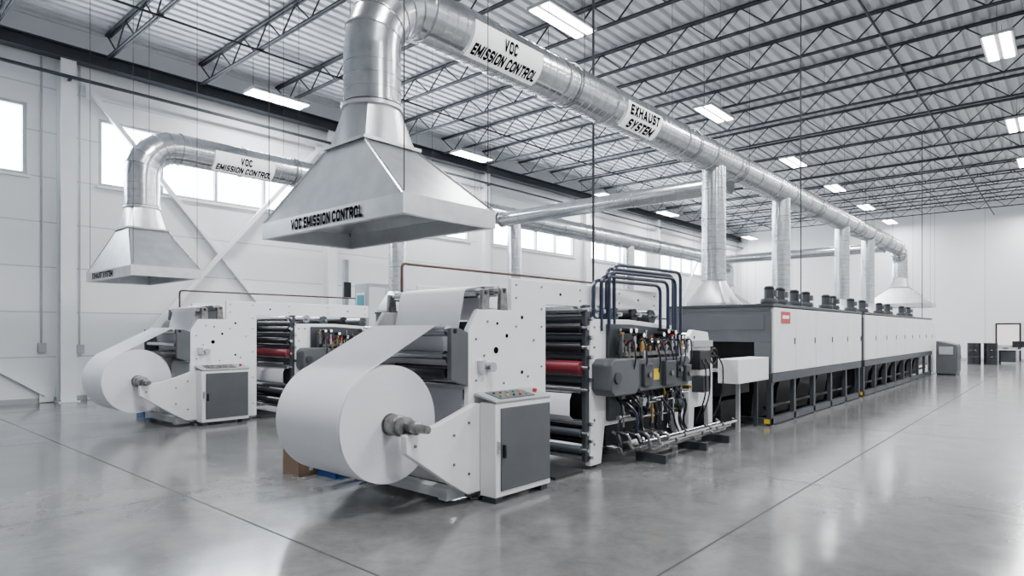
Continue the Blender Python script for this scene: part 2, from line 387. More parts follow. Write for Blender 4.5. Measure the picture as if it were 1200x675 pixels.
for y, lab in ((14.6, 'thin dark bridging pipe under the joists above the rear press line'), (10.6, 'thin dark bridging pipe under the joists between the press lines'), (3.2, 'thin dark bridging pipe under the joists over the right aisle')):
    tag(MB().cyl((XB, y, JB-0.027), (XF, y, JB-0.027), 0.028, 8).build('bridging_pipe', 'joist'), lab, 'pipe')

# ceiling lights
rows = [(16.6, 8.15, 'beside the window wall'), (8.1, 8.3, 'between the two press lines'), (1.2, 8.3, 'over the right aisle'), (-6.0, 8.3, 'over the rightmost open floor')]
lx = [3.2, 10.9, 18.6, 26.0, 32.0, 38.0, 44.0]
lt0 = None
def add_area(x, y, z, sx, sy, p):
    l = bpy.data.lights.new('fixture_light', 'AREA'); l.shape = 'RECTANGLE'; l.size = sx; l.size_y = sy; l.energy = p; l.color = (0.985, 0.99, 1.0)
    o = bpy.data.objects.new('fixture_light', l); C.objects.link(o); o.location = (x, y, z)
for (ry, rz, rn) in rows:
    for i, x in enumerate(lx):
        if ry == 16.6 and i == 0: continue
        xx = x-1.9 if (ry == 16.6 and i in (1, 2)) else x
        lab = 'bright linear ceiling light '+rn+', '+ORD[i]+' from the near end'
        if lt0 is None:
            lt0 = thing('ceiling_light', lab, 'light fixture', (xx, ry, rz), 'linear ceiling lights'); lp = (xx, ry, rz)
            MB().box(xx-0.85, xx+0.85, ry-0.3, ry+0.3, rz+0.02, rz+0.09).build('housing', 'lgrey', lt0)
            for s in (-1, 1): MB().box(xx-0.82, xx+0.82, ry+s*0.15-0.1, ry+s*0.15+0.1, rz, rz+0.02).build('diffuser', 'lamp', lt0)
            for s in (-0.7, 0.7): MB().cyl((xx+s, ry, rz+0.09), (xx+s, ry, 9.07), 0.006, 6).build('hanger_cable', 'joist', lt0)
        else:
            copy_tree(lt0, None, (xx-lp[0], ry-lp[1], rz-lp[2]), lab, 'linear ceiling lights')
        p = 310 if ry > 16 else 500
        if i == 0: p *= 0.9
        if i >= 4: p *= 0.7
        add_area(xx, ry, rz-0.02, 1.6, 0.55, p)

# ------------------------------------------------------------------ ducts and hoods
def circ(cx, cy, z, r, n=32): return [(cx+r*math.cos(2*PI*j/n+PI/4), cy+r*math.sin(2*PI*j/n+PI/4), z) for j in range(n)]
def sq(cx, cy, z, hx, hy, n=32):
    out = []; cs = [(1,1),(-1,1),(-1,-1),(1,-1)]; q = n//4
    for k in range(4):
        a = cs[k]; b = cs[(k+1) % 4]
        for j in range(q):
            t = j/q; out.append((cx+hx*(a[0]+(b[0]-a[0])*t), cy+hy*(a[1]+(b[1]-a[1])*t), z))
    return out
def ribbed(s0, s1, r, step=0.25, big=4, h=0.006, H=0.02, k0=0):
    out = [(r, s0)]; k = k0; s = s0+0.02
    while s < s1-0.03:
        hh, w = (H, 0.014) if k % big == 0 else (h, 0.007)
        out += [(r, s-w), (r+hh, s-w*0.6), (r+hh, s+w*0.6), (r, s+w)]
        s += step; k += 1
    out.append((r, s1)); return out
def duct_sign(parent, x0, x1, Yd, Zd, R, text, th):
    a0 = math.radians(-30); h = 0.40; r = R+0.024; K = 12; vs = []
    for i in range(K+1):
        a = a0+(-h/2+h*i/K)/R
        vs += [(x0, Yd-r*math.cos(a), Zd+r*math.sin(a)), (x1, Yd-r*math.cos(a), Zd+r*math.sin(a))]
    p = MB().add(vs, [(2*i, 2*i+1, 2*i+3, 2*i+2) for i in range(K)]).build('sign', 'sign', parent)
    tv, tf = text2d(text, (x1-x0)*0.92, th); rt = r+0.012; xm = (x0+x1)/2
    MB().add([(xm+v[0], Yd-rt*math.cos(a0+v[1]/R), Zd+rt*math.sin(a0+v[1]/R)) for v in tv], tf).build('lettering', 'ink', p)
def main_duct(X0, X1, Yd, Zd, R, drops, signs, label):
    t = thing('exhaust_duct', label, 'duct', (X0, Yd, 3.96))
    eb = 0.62; zt = Zd-eb
    MB().lathe(X0, Yd, ribbed(3.96, zt, R, 0.13, 4), 40).build('riser', 'galv', t, ang=30)
    def elbow(cx, sg):
        rings = []; K = 6
        for i in range(K+1):
            a = PI/2*i/K
            reps = [(R, 0.0)] if i in (0, K) else [(R, -0.02), (R+0.012, -0.012), (R+0.012, 0.012), (R, 0.02)]
            for (rr, da) in reps:
                aa = a+da
                px, pz = cx-sg*eb*math.cos(aa), zt+eb*math.sin(aa)
                nx, nz = -sg*math.cos(aa), math.sin(aa)
                rings.append([(px+nx*rr*math.cos(2*PI*j/40), Yd+rr*math.sin(2*PI*j/40), pz+nz*rr*math.cos(2*PI*j/40)) for j in range(40)])
        return MB().loft(rings)
    elbow(X0+eb, 1).build('elbow', 'galv', t, ang=12)
    MB().xlathe(Yd, Zd, ribbed(X0+eb, X1-eb, R, 0.15, 8, 0.005)).build('duct_run', 'galv', t, ang=30)
    elbow(X1-eb, -1).build('elbow', 'galv', t, ang=12)
    MB().lathe(X1, Yd, ribbed(3.96, zt, R, 0.13, 4), 40).build('riser', 'galv', t, ang=30)
    for (dx, zb, r) in drops:
        dz = Zd-R*0.7
        dr = MB().lathe(dx, Yd, ribbed(zb+0.5, dz, r, 0.12, 5, 0.005, 0.016), 32).build('drop_duct', 'galv', t, ang=30)
        MB().loft([sq(dx, Yd, zb, r*1.7, r*1.7), sq(dx, Yd, zb+0.06, r*1.7, r*1.7), circ(dx, Yd, zb+0.5, r)]).build('flared_base', 'galv_hood', dr, ang=30)
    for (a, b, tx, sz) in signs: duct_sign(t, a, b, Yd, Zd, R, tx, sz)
    return t
def hood(X, Y, hx, hy, z0, label, text, tw, ty):
    t = thing('exhaust_hood', label, 'exhaust hood', (X, Y, z0))
    lip = 0.17; zt = 3.52; q = 0.32
    MB().loft([sq(X, Y, zt-0.03, q-0.02, q-0.02), sq(X, Y, z0+lip, hx-0.03, hy-0.03), sq(X, Y, z0+lip, hx-0.012, hy-0.012), sq(X, Y, zt, q, q)]).build('canopy', 'galv_hood', t, ang=30)
    MB().loft([sq(X, Y, z0+lip, hx-0.02, hy-0.02), sq(X, Y, z0+0.02, hx-0.02, hy-0.02), sq(X, Y, z0+0.02, hx-0.06, hy-0.06), sq(X, Y, z0, hx-0.06, hy-0.06), sq(X, Y, z0, hx, hy), sq(X, Y, z0+lip, hx, hy), sq(X, Y, z0+lip, hx-0.02, hy-0.02)]).build('rim', 'galv_hood', t, ang=30)
    MB().loft([sq(X, Y, zt, q+0.03, q+0.03), sq(X, Y, zt+0.03, q+0.03, q+0.03), sq(X, Y, zt+0.03, q-0.02, q-0.02), circ(X, Y, 3.92, 0.285), circ(X, Y, 3.92, 0.31), circ(X, Y, 3.955, 0.31), circ(X, Y, 3.955, 0.27)]).build('collar', 'galv_hood', t, ang=30)
    for a, b in ((1,1),(-1,1),(-1,-1),(1,-1)):
        MB().bar((X+a*(hx-0.012), Y+b*(hy-0.012), z0+lip), (X+a*q, Y+b*q, zt), 0.018).build('corner_seam', 'galv', t)
    if text:
        tv, tf = text2d(text, tw, 0.11)
        MB().add([(X-hx-0.008, ty-v[0], z0+lip/2+v[1]) for v in tv], tf).build('lettering', 'ink', t)
    for a, b in ((1,1),(-1,1),(-1,-1),(1,-1)):
        MB().cyl((X+a*(hx-0.05), Y+b*(hy-0.05), z0+lip-0.03), (X+a*(hx-0.05), Y+b*(hy-0.05), 9.06), 0.005, 6).build('hanger_cable', 'joist', t)
    return t
Y1, Y2, ZD, RD = 5.3, 12.7, 5.15, 0.285
XE = 30.8
main_duct(3.9, XE, Y1, ZD, RD, [(12.15,2.195,0.23),(16.1,2.195,0.21),(21.7,2.195,0.21),(25.1,2.195,0.21)],
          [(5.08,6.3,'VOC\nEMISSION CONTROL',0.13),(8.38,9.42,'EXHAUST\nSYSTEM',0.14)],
          'large galvanised round duct running over the front press line, with two white signs')
main_duct(4.25, XE, Y2, ZD, RD, [(10.1,2.195,0.21),(14.6,2.195,0.21),(21.3,2.195,0.21)],
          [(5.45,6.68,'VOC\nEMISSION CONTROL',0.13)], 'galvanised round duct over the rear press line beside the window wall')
hood(3.9, Y1, 0.56, 1.18, 2.68, 'big galvanised exhaust hood lettered on its rim above the large paper roll', 'VOC EMISSION CONTROL', 1.2, 5.28)
hood(4.25, Y2, 0.56, 1.18, 2.62, 'smaller looking galvanised exhaust hood above the rear paper roll', 'EXHAUST SYSTEM', 1.1, 12.95)
hood(XE, Y1, 0.6, 1.2, 2.68, 'distant exhaust hood at the far end of the long front duct', None, 0, 0)
hood(XE, Y2, 0.6, 1.2, 2.68, 'distant exhaust hood at the far end of the rear duct', None, 0, 0)
def cross_duct(x, z, r, lab):
    t = thing('cross_duct', lab, 'duct', (x, 9, z-r))
    MB().ylathe(x, z, ribbed(Y1+0.3, Y2-0.3, r, 0.15, 8, 0.005, 0.015)).build('tube', 'galv', t, ang=30)
    for y in (Y1+0.315, Y2-0.315): MB().cyl((x, y-0.015, z), (x, y+0.015, z), r+0.03, 28).build('flange', 'seam', t)
cross_duct(13.7, 4.95, 0.2, 'slimmer galvanised cross duct joining the two main ducts near the first drop')
cross_duct(29.4, 5.1, 0.2, 'distant galvanised cross duct joining the two main ducts at the far end')
for (Yd, rn) in ((Y1, 'front main duct'), (Y2, 'rear main duct')):
    for i, x in enumerate([7.2, 11.0, 13.2, 18.6, 23.3, 27.6]):
        t = thing('duct_hanger', 'thin threaded rods and strap carrying the '+rn+', '+ORD[i]+' from the near end', 'hanger', (x, Yd, ZD-RD-0.03), 'duct hangers')
        MB().tube([(x, Yd+(RD+0.024)*math.cos(a), ZD+(RD+0.024)*math.sin(a)) for a in [2*PI*k/24 for k in range(25)]], 0.012, 6).build('strap', 'seam', t)
        for s in (-1, 1): MB().cyl((x, Yd+s*(RD+0.03), ZD), (x, Yd+s*(RD+0.03), 9.06), 0.005, 6).build('rod', 'joist', t)
tag(MB().cyl((8.55, 5.75, 2.3), (8.55, 5.75, 9.06), 0.02, 8).build('conduit_drop', 'joist'), 'dark vertical conduit dropping from the roof to the front press', 'conduit')
tag(MB().cyl((14.3, 4.3, 2.2), (14.3, 4.3, 9.06), 0.012, 8).build('conduit_drop', 'joist'), 'thin dark conduit dropping from the roof to the front dryer', 'conduit')
tag(MB().cyl((28.0, 4.1, 2.2), (28.0, 4.1, 9.06), 0.014, 8).build('conduit_drop', 'joist'), 'thin dark conduit dropping from the roof to the far dryer end', 'conduit')

# ------------------------------------------------------------------ unwind stand
YN, YF = 4.5, 6.1
WY0, WY1 = 4.8, 5.84
fp = [(4.48,0.06),(5.72,0.06),(5.72,2.0),(8.35,2.0),(8.35,2.27),(5.13,2.27),(5.13,1.92),(4.62,1.92),(4.48,1.72)]
def bolts(mb, pts, y, r=0.014, d=0.01):
    for (x, z) in pts: mb.cyl((x, y-d, z), (x, y, z), r, 10)
def roller(parent, x, z, r, m='black', y0=YN+0.07, y1=YF-0.07, name='roller'):
    o = MB().ylathe(x, z, [(0.001, y0+0.08), (r, y0+0.08), (r, y1-0.08), (0.001, y1-0.08)], 24).build(name, m, parent)
    MB().cyl((x, y0-0.02, z), (x, y1+0.02, z), min(0.028, r*0.5), 12).build('journal', 'steel', o)
    return o
U = thing('unwind_stand', 'white steel unwind stand and arch frame holding the large front paper roll', 'printing machine', (5.0, 5.2, 0), 'unwind stands')
def side(parent, y0, y1, near):
    f = MB().prism(fp, y0, y1).build('side_frame', 'white', parent, 0.008)
    b = MB(); yy = y0 if near else y1+0.01
    bolts(b, [(4.58,1.62),(4.58,1.2),(5.2,2.2),(5.2,2.06),(5.64,2.2),(5.64,1.95),(5.64,1.75),(5.64,1.3),(5.64,0.8),(5.64,0.3),(5.5,1.6),(5.2,1.75),(4.75,1.8),(6.4,2.2),(6.4,2.07),(7.3,2.2),(7.3,2.07),(8.25,2.2),(8.25,2.07),(5.0,1.15),(5.4,1.2),(4.7,1.45)], yy, 0.012)
    b.build('bolts', 'dsteel', f)
    if near:
        h = MB()
        for (x, z, r) in ((4.88,1.5,0.035),(5.3,1.85,0.02),(6.0,2.13,0.018),(7.8,2.13,0.018),(5.3,1.25,0.02),(5.05,1.65,0.022),(4.9,1.78,0.015)): h.cyl((x, yy-0.004, z), (x, yy+0.002, z), r, 14)
        h.build('bores', 'ink', f)
side(U, YN, YN+0.07, True); side(U, YF-0.07, YF, False)
arm = [(3.84,0.80),(3.62,0.765),(3.62,0.60),(4.12,0.26),(4.38,0.1),(4.72,0.1),(4.72,0.96),(4.5,0.98),(4.0,0.82)]
for (a, b) in ((YN-0.08, YN), (YF, YF+0.08)):
    o = MB().prism(arm, a, b).build('roll_arm', 'white', U, 0.008)
    k = MB(); bolts(k, [(4.2,0.7),(4.2,0.42),(4.4,0.8),(4.4,0.3),(3.72,0.66)], a, 0.014); k.build('bolts', 'dsteel', o)
for (x, z) in ((4.56,0.18),(5.6,0.18),(5.5,1.05)): MB().box(x-0.06, x+0.06, YN+0.07, YF-0.07, z-0.06, z+0.06).build('cross_beam', 'white', U)
MB().box(4.25, 4.37, YN+0.07, YF-0.07, 0.05, 0.15).box(4.25, 5.7, YN+0.08, YN+0.2, 0.03, 0.12).box(4.25, 5.7, YF-0.2, YF-0.08, 0.03, 0.12).build('base_frame', 'offwhite', U)
for (x, y) in ((4.6, YN+0.035), (5.6, YN+0.035), (4.6, YF-0.035), (5.6, YF-0.035)): MB().box(x-0.1, x+0.1, y-0.06, y+0.06, 0.03, 0.06).cyl((x, y, 0), (x, y, 0.03), 0.05, 14).build('foot', 'dsteel', U)
AX, AZ, DX, DZ, BX, BZ, EX, EZ = 4.30, 1.70, 4.47, 1.40, 4.74, 2.10, 5.02, 2.13
roller(U, AX, AZ, 0.055, 'chrome', YN+0.03); roller(U, BX, BZ, 0.055, 'chrome', YN+0.03); roller(U, EX, EZ, 0.06, 'chrome', YN+0.03)
for (x, z, r, m) in ((DX,DZ,0.05,'greyroll'),(4.30,1.46,0.045,'chrome'),(4.34,1.28,0.055,'black'),(4.66,1.66,0.045,'chrome'),(4.6,1.24,0.055,'greyroll'),(4.74,1.12,0.05,'chrome'),(4.9,1.50,0.07,'black'),(4.95,1.3,0.06,'greyroll'),(4.72,0.62,0.06,'chrome'),(4.9,0.82,0.06,'black'),(5.1,0.45,0.06,'greyroll'),(5.3,1.72,0.07,'black'),(5.35,1.45,0.07,'black'),(4.62,0.42,0.05,'greyroll'),(5.0,1.75,0.06,'greyroll')): roller(U, x, z, r, m)
for y in (YN+0.04, YF-0.04):
    MB().prism([(4.25,1.22),(4.5,1.14),(4.5,1.68),(4.36,1.73),(4.25,1.73)], y-0.03, y+0.03).build('roller_bracket', 'mgrey', U, 0.006)
for (bx, bz) in ((BX,BZ),(EX,EZ)):
    for y in (YN+0.035, YF-0.035):
        MB().prism([(bx-0.06,1.92),(bx+0.06,1.92),(bx+0.045,bz+0.03),(bx-0.045,bz+0.03)], y-0.025, y+0.025).build('bearing_block', 'dsteel', U, 0.006)
MB().tube(rounded([(4.9, YF-0.03, 1.9), (4.9, YF-0.03, 2.52), (9.1, YF-0.03, 2.52)], 0.06), 0.018, 10).build('gas_pipe', 'copper', U)
MB().box(4.6, 4.68, YN-0.05, YN, 1.28, 1.4).cyl((4.75, YN-0.09, 1.33), (4.75, YN, 1.33), 0.05, 18).build('brake_unit', 'steel', U)
MB().box(5.75, 6.35, YF-0.35, YF-0.3, 0.1, 1.9).build('back_guard', 'mgrey', U)
MB().box(4.7, 5.6, YF-0.2, YF-0.15, 0.2, 1.7).build('inner_guard', 'blackm', U)

# paper roll with web
XR, ZR, RR = 3.70, 0.83, 0.55
P = thing('paper_roll', 'large roll of white paper on the front press, web rising to the rollers', 'paper roll', (XR, 5.25, ZR), 'paper rolls')
MB().ylathe(XR, ZR, [(0.10, WY0-0.05), (0.12, WY0-0.05), (RR, WY0-0.05), (RR, WY1), (0.10, WY1), (0.10, WY0-0.05)], 96).build('wound_paper', 'paper', P)
MB().ylathe(XR, ZR, [(0.085, WY0-0.06), (0.105, WY0-0.06), (0.105, WY1+0.02), (0.085, WY1+0.02), (0.085, WY0-0.06)], 32).build('core', 'dsteel', P)
MB().ylathe(XR, ZR, [(0.001,4.22),(0.035,4.22),(0.04,4.3),(0.04,4.36),(0.062,4.37),(0.062,4.42),(0.055,4.43),(0.055,4.5),(0.09,4.51),(0.09,4.55),(0.08,4.56),(0.08,4.6),(0.1,4.61),(0.1,4.66),(0.092,4.67),(0.098,4.76),(0.075,4.8),(0.05,4.8),(0.05,6.2),(0.001,6.2)], 28).build('spindle', 'dsteel', P)
ta = 113.5
W0, W1 = WY0-0.03, WY1-0.02
MB().strip(arc(XR, ZR, RR+0.004, 200, ta, 14)+arc(AX, AZ, 0.058, ta+3, 0, 8)+arc(DX, DZ, 0.053, 185, 350, 8), W0, W1, 0.002).build('paper_web', 'paper_web', P)
MB().strip(arc(DX, DZ, 0.053, 350, 352, 1)+arc(BX, BZ, 0.058, 165, 88, 6)+arc(EX, EZ, 0.063, 92, -10, 6)+[(5.05,1.9),(4.98,1.82)], W0, W1, 0.002).build('upper_paper_web', 'paper_web', P)
MB().strip([(4.70,1.13),(4.655,1.08),(4.655,0.7),(4.68,0.6),(4.78,0.57)], W0, W1, 0.002).build('lower_paper_web', 'paper_web', P)

# control cabinet
K = thing('control_cabinet', 'white control cabinet with dark grey door beside the large front paper roll', 'control cabinet', (4.98, 4.35, 0), 'operator cabinets')
MB().prism([(4.55,0.06),(5.42,0.06),(5.42,0.99),(4.55,0.99)], 4.2, YN-0.085).build('body', 'white', K, 0.012)
MB().add([(4.545,4.19,0.99),(5.425,4.19,0.99),(5.425,4.49,1.05),(4.545,4.49,1.05),(4.545,4.19,1.012),(5.425,4.19,1.012),(5.425,4.49,1.08),(4.545,4.49,1.08)], [(0,3,2,1),(4,5,6,7),(0,1,5,4),(1,2,6,5),(2,3,7,6),(3,0,4,7)]).build('console_top', 'lgrey', K, 0.006)
dr = MB().box(4.62, 5.40, 4.185, 4.2, 0.12, 0.94).build('door', 'mgrey', K, 0.01)
MB().box(4.57, 4.6, 4.18, 4.2, 0.5, 0.62).build('latch', 'steel', K, 0.004)
MB().box(4.635, 4.66, 4.15, 4.187, 0.45, 0.58).build('handle', 'blackm', dr, 0.004)
def onc(x, s): return (x, 4.19+0.3*s, 1.012+0.068*s)
MB().add([onc(4.66,0.15),onc(5.2,0.15),onc(5.2,0.85),onc(4.66,0.85)]+[tuple(Vector(onc(x,s))+Vector((0,-0.002,0.008))) for x,s in ((4.66,0.15),(5.2,0.15),(5.2,0.85),(4.66,0.85))], [(4,5,6,7),(0,1,5,4),(1,2,6,5),(2,3,7,6),(3,0,4,7)]).build('button_plate', 'mgrey', K)
for i in range(10):
    p = Vector(onc(4.72+0.1*(i % 5), 0.33+0.32*(i//5)))
    MB().cyl(p, p+Vector((0,-0.006,0.022)), 0.013, 12).build('button', ['green','black','steel','yellow','red'][(i*3+i//5) % 5], K)
p = Vector(onc(5.32, 0.5)); MB().cyl(p, p+Vector((0,-0.008,0.035)), 0.024, 14).build('emergency_stop', 'red', K)
for x in (4.62, 5.34): MB().box(x-0.05, x+0.05, 4.22, 4.4, 0, 0.06).build('foot', 'dgrey', K)

# ------------------------------------------------------------------ printing unit
PU = thing('printing_unit', 'front printing unit with black and maroon rollers, hoses and valves on its side', 'printing machine', (7.9, 5.1, 0), 'printing units')
pf = [(6.48,0.04),(6.72,0.04),(6.8,0.5),(8.7,0.5),(8.78,0.04),(8.98,0.04),(8.98,1.55),(8.6,1.78),(7.4,1.85),(6.48,1.85)]
PN = 4.4
for (a, b) in ((PN, PN+0.08), (YF-0.08, YF)): MB().prism(pf, a, b).build('side_frame', 'white', PU, 0.008)
for (x, z) in ((6.56,1.75),(6.7,1.75),(6.56,1.5),(6.56,0.6),(6.56,0.3),(8.9,0.3)): MB().cyl((x, PN-0.01, z), (x, PN, z), 0.016, 10).build('bolt', 'dsteel', PU)
MB().prism([(6.82,0.56),(8.86,0.56),(8.86,1.5),(8.55,1.72),(7.4,1.79),(6.82,1.79)], PN-0.05, PN).build('side_plate', 'dgrey', PU, 0.008)
for x in (6.55, 8.88): MB().box(x-0.05, x+0.05, PN+0.08, YF-0.08, 0.1, 0.22).build('cross_beam', 'dgrey', PU)
MB().box(7.0, 8.7, PN+0.12, YF-0.3, 0.2, 1.72).build('drive_core', 'blackm', PU)
zz = [(1.96,0.05,'chrome'),(1.85,0.05,'greyroll'),(1.74,0.06,'black'),(1.62,0.055,'greyroll'),(1.50,0.06,'black'),(1.38,0.05,'greyroll'),(1.25,0.085,'maroon'),(1.10,0.055,'greyroll'),(0.98,0.045,'chrome'),(0.56,0.05,'chrome'),(0.45,0.05,'greyroll'),(0.35,0.045,'black'),(0.25,0.045,'greyroll'),(0.15,0.04,'chrome')]
for i, (z, r, m) in enumerate(zz): roller(PU, 6.43+(0.04 if i % 2 else -0.05), z, r, m, PN-0.02, YF-0.02)
for (x, z, r, m) in ((6.8,1.95,0.08,'chrome'),(7.2,1.92,0.1,'greyroll'),(7.7,1.92,0.09,'blackm'),(8.2,1.9,0.1,'greyroll'),(8.7,1.72,0.07,'chrome'),(9.06,1.3,0.07,'chrome'),(9.06,0.9,0.07,'black')): roller(PU, x, z, r, m, PN+0.02, YF-0.02)
MB().strip([(6.36,0.93),(6.32,0.85),(6.32,0.66),(6.40,0.60)], WY0-0.2, WY1, 0.002).build('paper_web', 'paper_web', PU)
for y in (PN+0.02, YF-0.1): MB().box(6.4, 6.5, y, y+0.05, 0.1, 2.02).build('roller_bracket', 'dgrey', PU)
YS = PN-0.05
MB().prism([(6.5,0.97),(6.58,0.9),(7.08,0.9),(7.16,0.98),(7.16,1.3),(7.08,1.36),(6.58,1.36),(6.5,1.29)], YS-0.24, YS+0.05).build('motor_housing', 'mgrey', PU, 0.02)
MB().cyl((6.62, YS-0.27, 1.13), (6.62, YS-0.23, 1.13), 0.07, 20).build('motor_cover', 'dgrey', PU)
MB().prism([(7.2,0.98),(7.26,0.92),(8.6,0.92),(8.68,1.0),(8.68,1.28),(8.62,1.34),(7.26,1.34),(7.2,1.28)], YS-0.2, YS).build('manifold', 'mgrey', PU, 0.012)
for (x0, x1, z0, z1, dy, m) in ((7.28,7.5,0.98,1.28,0.05,'dgrey'),(7.82,8.12,0.96,1.3,0.07,'dgrey'),(8.22,8.38,1.05,1.28,0.04,'blackm'),(8.44,8.62,0.98,1.22,0.06,'dgrey')):
    o = MB().box(x0, x1, YS-0.2-dy, YS-0.2, z0, z1).build('cover_plate', m, PU, 0.012)
    MB().cyl(((x0+x1)/2, YS-0.225-dy, (z0+z1)/2), ((x0+x1)/2, YS-0.2-dy, (z0+z1)/2), 0.035, 16).build('hub', 'dsteel', o)
MB().box(7.6, 7.74, YS-0.206, YS-0.2, 1.05, 1.2).build('warning_label', 'yellow', PU)
MB().box(7.0, 8.75, YS-0.14, YS, 1.38, 1.43).build('valve_rail', 'dsteel', PU)
rr = random.Random(11)
mats = ['dsteel','blackm','brass','steel','dgrey','steel','brass']
for i in range(34):
    x = 6.9+0.056*i+rr.uniform(-0.02,0.02); y = YS-rr.uniform(0.04,0.18); z0 = 1.43-0.1*(i % 3 == 0)
    h = rr.uniform(0.08, 0.32); r = rr.uniform(0.013, 0.026)
    v = MB().cyl((x, y, z0), (x, y, z0+h), r, 12).cyl((x, y, z0+h*0.3), (x, y, z0+h*0.5), r*1.6, 12).build('valve', mats[rr.randrange(7)], PU)
    MB().cyl((x, y, z0+h), (x, y, z0+h+0.028), r*1.35, 12).build('valve_knob', ['black','red','blackm','copper','blackm','orange','steel','brass'][rr.randrange(8)], v)
for i in range(10):
    x = 7.0+0.18*i+rr.uniform(-0.05,0.05); z = 1.56+rr.uniform(0,0.2)
    o = MB().cyl((x, YS-0.19, z), (x, YS-0.05, z), 0.036, 18).build('pressure_gauge', 'blackm', PU)
    MB().cyl((x, YS-0.193, z), (x, YS-0.189, z), 0.028, 18).build('dial', 'sign', o)
for i in range(46):
    x = rr.uniform(6.9, 8.85); z = rr.uniform(0.52, 0.88); dd = rr.uniform(0.06, 0.2); k = i % 4; s = rr.uniform(0.018, 0.048)
    if k == 0: MB().box(x-s*1.4, x+s*1.4, YS-dd, YS, z-s, z+s).build('junction_box', ['mgrey','blackm','lgrey','dgrey'][rr.randrange(4)], PU, 0.006)
    elif k == 1: MB().cyl((x, YS-dd, z), (x, YS, z), s*0.8, 14).cyl((x, YS-dd-0.03, z), (x, YS-dd, z), s*0.4, 10).build('fitting', mats[rr.randrange(7)], PU)
    elif k == 2: MB().cyl((x-0.12, YS-dd, z), (x+0.12, YS-dd, z), 0.018, 12).cyl((x-0.15, YS-dd, z), (x-0.1, YS-dd, z), 0.028, 12).build('air_cylinder', 'steel' if i % 8 < 4 else 'dsteel', PU)
    else: MB().cyl((x, YS-dd, z-0.16), (x, YS-dd, z+0.1), 0.012, 10).cyl((x, YS-dd, z-0.02), (x, YS-dd, z+0.03), 0.024, 10).build('pipe_stub', mats[rr.randrange(7)], PU)
for i in range(5):
    xa = 6.62+0.1*i; xb = 8.12+0.13*i; zt = 2.34+0.055*i; y = YS-0.02-0.05*(i % 3)
    MB().tube(rounded([(xa, y+0.12, 1.7), (xa, y+0.12, zt), (xb, y, zt), (xb, y, 1.45-0.03*i)], 0.13), 0.024, 10).build('overhead_hose', 'navy', PU)
for i in range(16):
    x = 6.95+0.115*i+rr.uniform(-0.04,0.04); dx = rr.uniform(-0.2, 0.3); y = YS-rr.uniform(0.06,0.24)
    pts = [(x, YS-0.04, rr.uniform(0.8,0.95)), (x+dx*0.3, y-0.06, rr.uniform(0.58,0.75)), (x+dx, y, rr.uniform(0.3,0.5)), (x+dx+0.15, y, 0.24)]
    MB().tube(rounded(pts, 0.16), rr.uniform(0.01,0.02), 8).build('hose', ['black','navy','black','blackm','navy'][i % 5], PU)
for i in range(9):
    x = 7.05+0.2*i+rr.uniform(-0.05,0.05); dx = rr.uniform(-0.2,0.3)
    pts = [(x, YS-0.1, 1.5), (x+dx*0.3, YS-0.24, 1.62), (x+dx*0.8, YS-0.27, 1.3), (x+dx, YS-0.18, 1.1)]
    MB().tube(rounded(pts, 0.12), 0.011, 8).build('hose', ['black','navy'][i % 2], PU)
for i in range(6):
    z = 0.14+0.055*(i % 3)+0.01*i; y = YS-0.1-0.07*i; xa = 6.9+0.12*i
    o = MB().tube(rounded([(xa, YS, 0.42), (xa, y, 0.38), (xa+0.05, y, z), (9.55+0.05*i, y, z), (9.65+0.05*i, y+0.1, z+0.02)], 0.07), 0.02, 10).build('floor_pipe', 'steel' if i % 3 else 'dsteel', PU)
    for x in (xa+0.5, xa+1.3, 9.0+0.05*i): MB().cyl((x-0.02, y, z), (x+0.02, y, z), 0.032, 12).build('pipe_coupling', 'dsteel', o)
for x in (7.4, 8.6, 9.4): MB().box(x-0.03, x+0.03, YS-0.5, YS-0.06, 0, 0.11).build('pipe_support', 'dgrey', PU)

# coating unit
CU = thing('coating_unit', 'small white coating unit with crank wheel between printing unit and dryer', 'printing machine', (9.5, 5.1, 0))
cf = [(9.2,0.04),(9.36,0.04),(9.4,0.5),(9.9,0.5),(9.94,0.04),(10.08,0.04),(10.08,1.2),(9.9,1.68),(9.35,1.72),(9.2,1.6)]
for (a, b) in ((4.42, 4.5), (YF-0.08, YF)): MB().prism(cf, a, b).build('side_frame', 'white', CU, 0.008)
for (x, z, r, m) in ((9.4,1.6,0.08,'chrome'),(9.6,1.35,0.1,'greyroll'),(9.85,1.15,0.08,'chrome'),(9.5,0.9,0.09,'black'),(9.8,0.7,0.07,'chrome')): roller(CU, x, z, r, m, 4.44, YF-0.02)
MB().box(9.3, 9.98, 4.7, 5.7, 0.3, 0.62).build('ink_tray', 'blackm', CU)
MB().box(9.25, 9.65, 4.26, 4.42, 1.1, 1.4).build('drive_box', 'blackm', CU, 0.01)
MB().box(9.3, 9.55, 4.22, 4.42, 0.75, 1.0).build('drive_box', 'dgrey', CU, 0.01)
MB().tube([(9.85+0.13*math.cos(a), 4.3, 1.3+0.13*math.sin(a)) for a in [2*PI*k/20 for k in range(21)]], 0.014, 8).cyl((9.85,4.3,1.3),(9.85,4.42,1.3),0.03,12).bar((9.73,4.3,1.3),(9.97,4.3,1.3),0.015).bar((9.85,4.3,1.18),(9.85,4.3,1.42),0.015).build('crank_wheel', 'blackm', CU)
MB().box(9.3, 10.0, 4.38, 4.42, 1.45, 1.55).build('name_rail', 'lgrey', CU)
for x in (9.3, 9.45, 9.95): MB().tube(rounded([(x, 4.4, 1.4), (x+0.03, 4.2, 1.2), (x+0.08, 4.22, 0.7), (x+0.1, 4.38, 0.3)], 0.15), 0.012, 8).build('hose', 'black', CU)

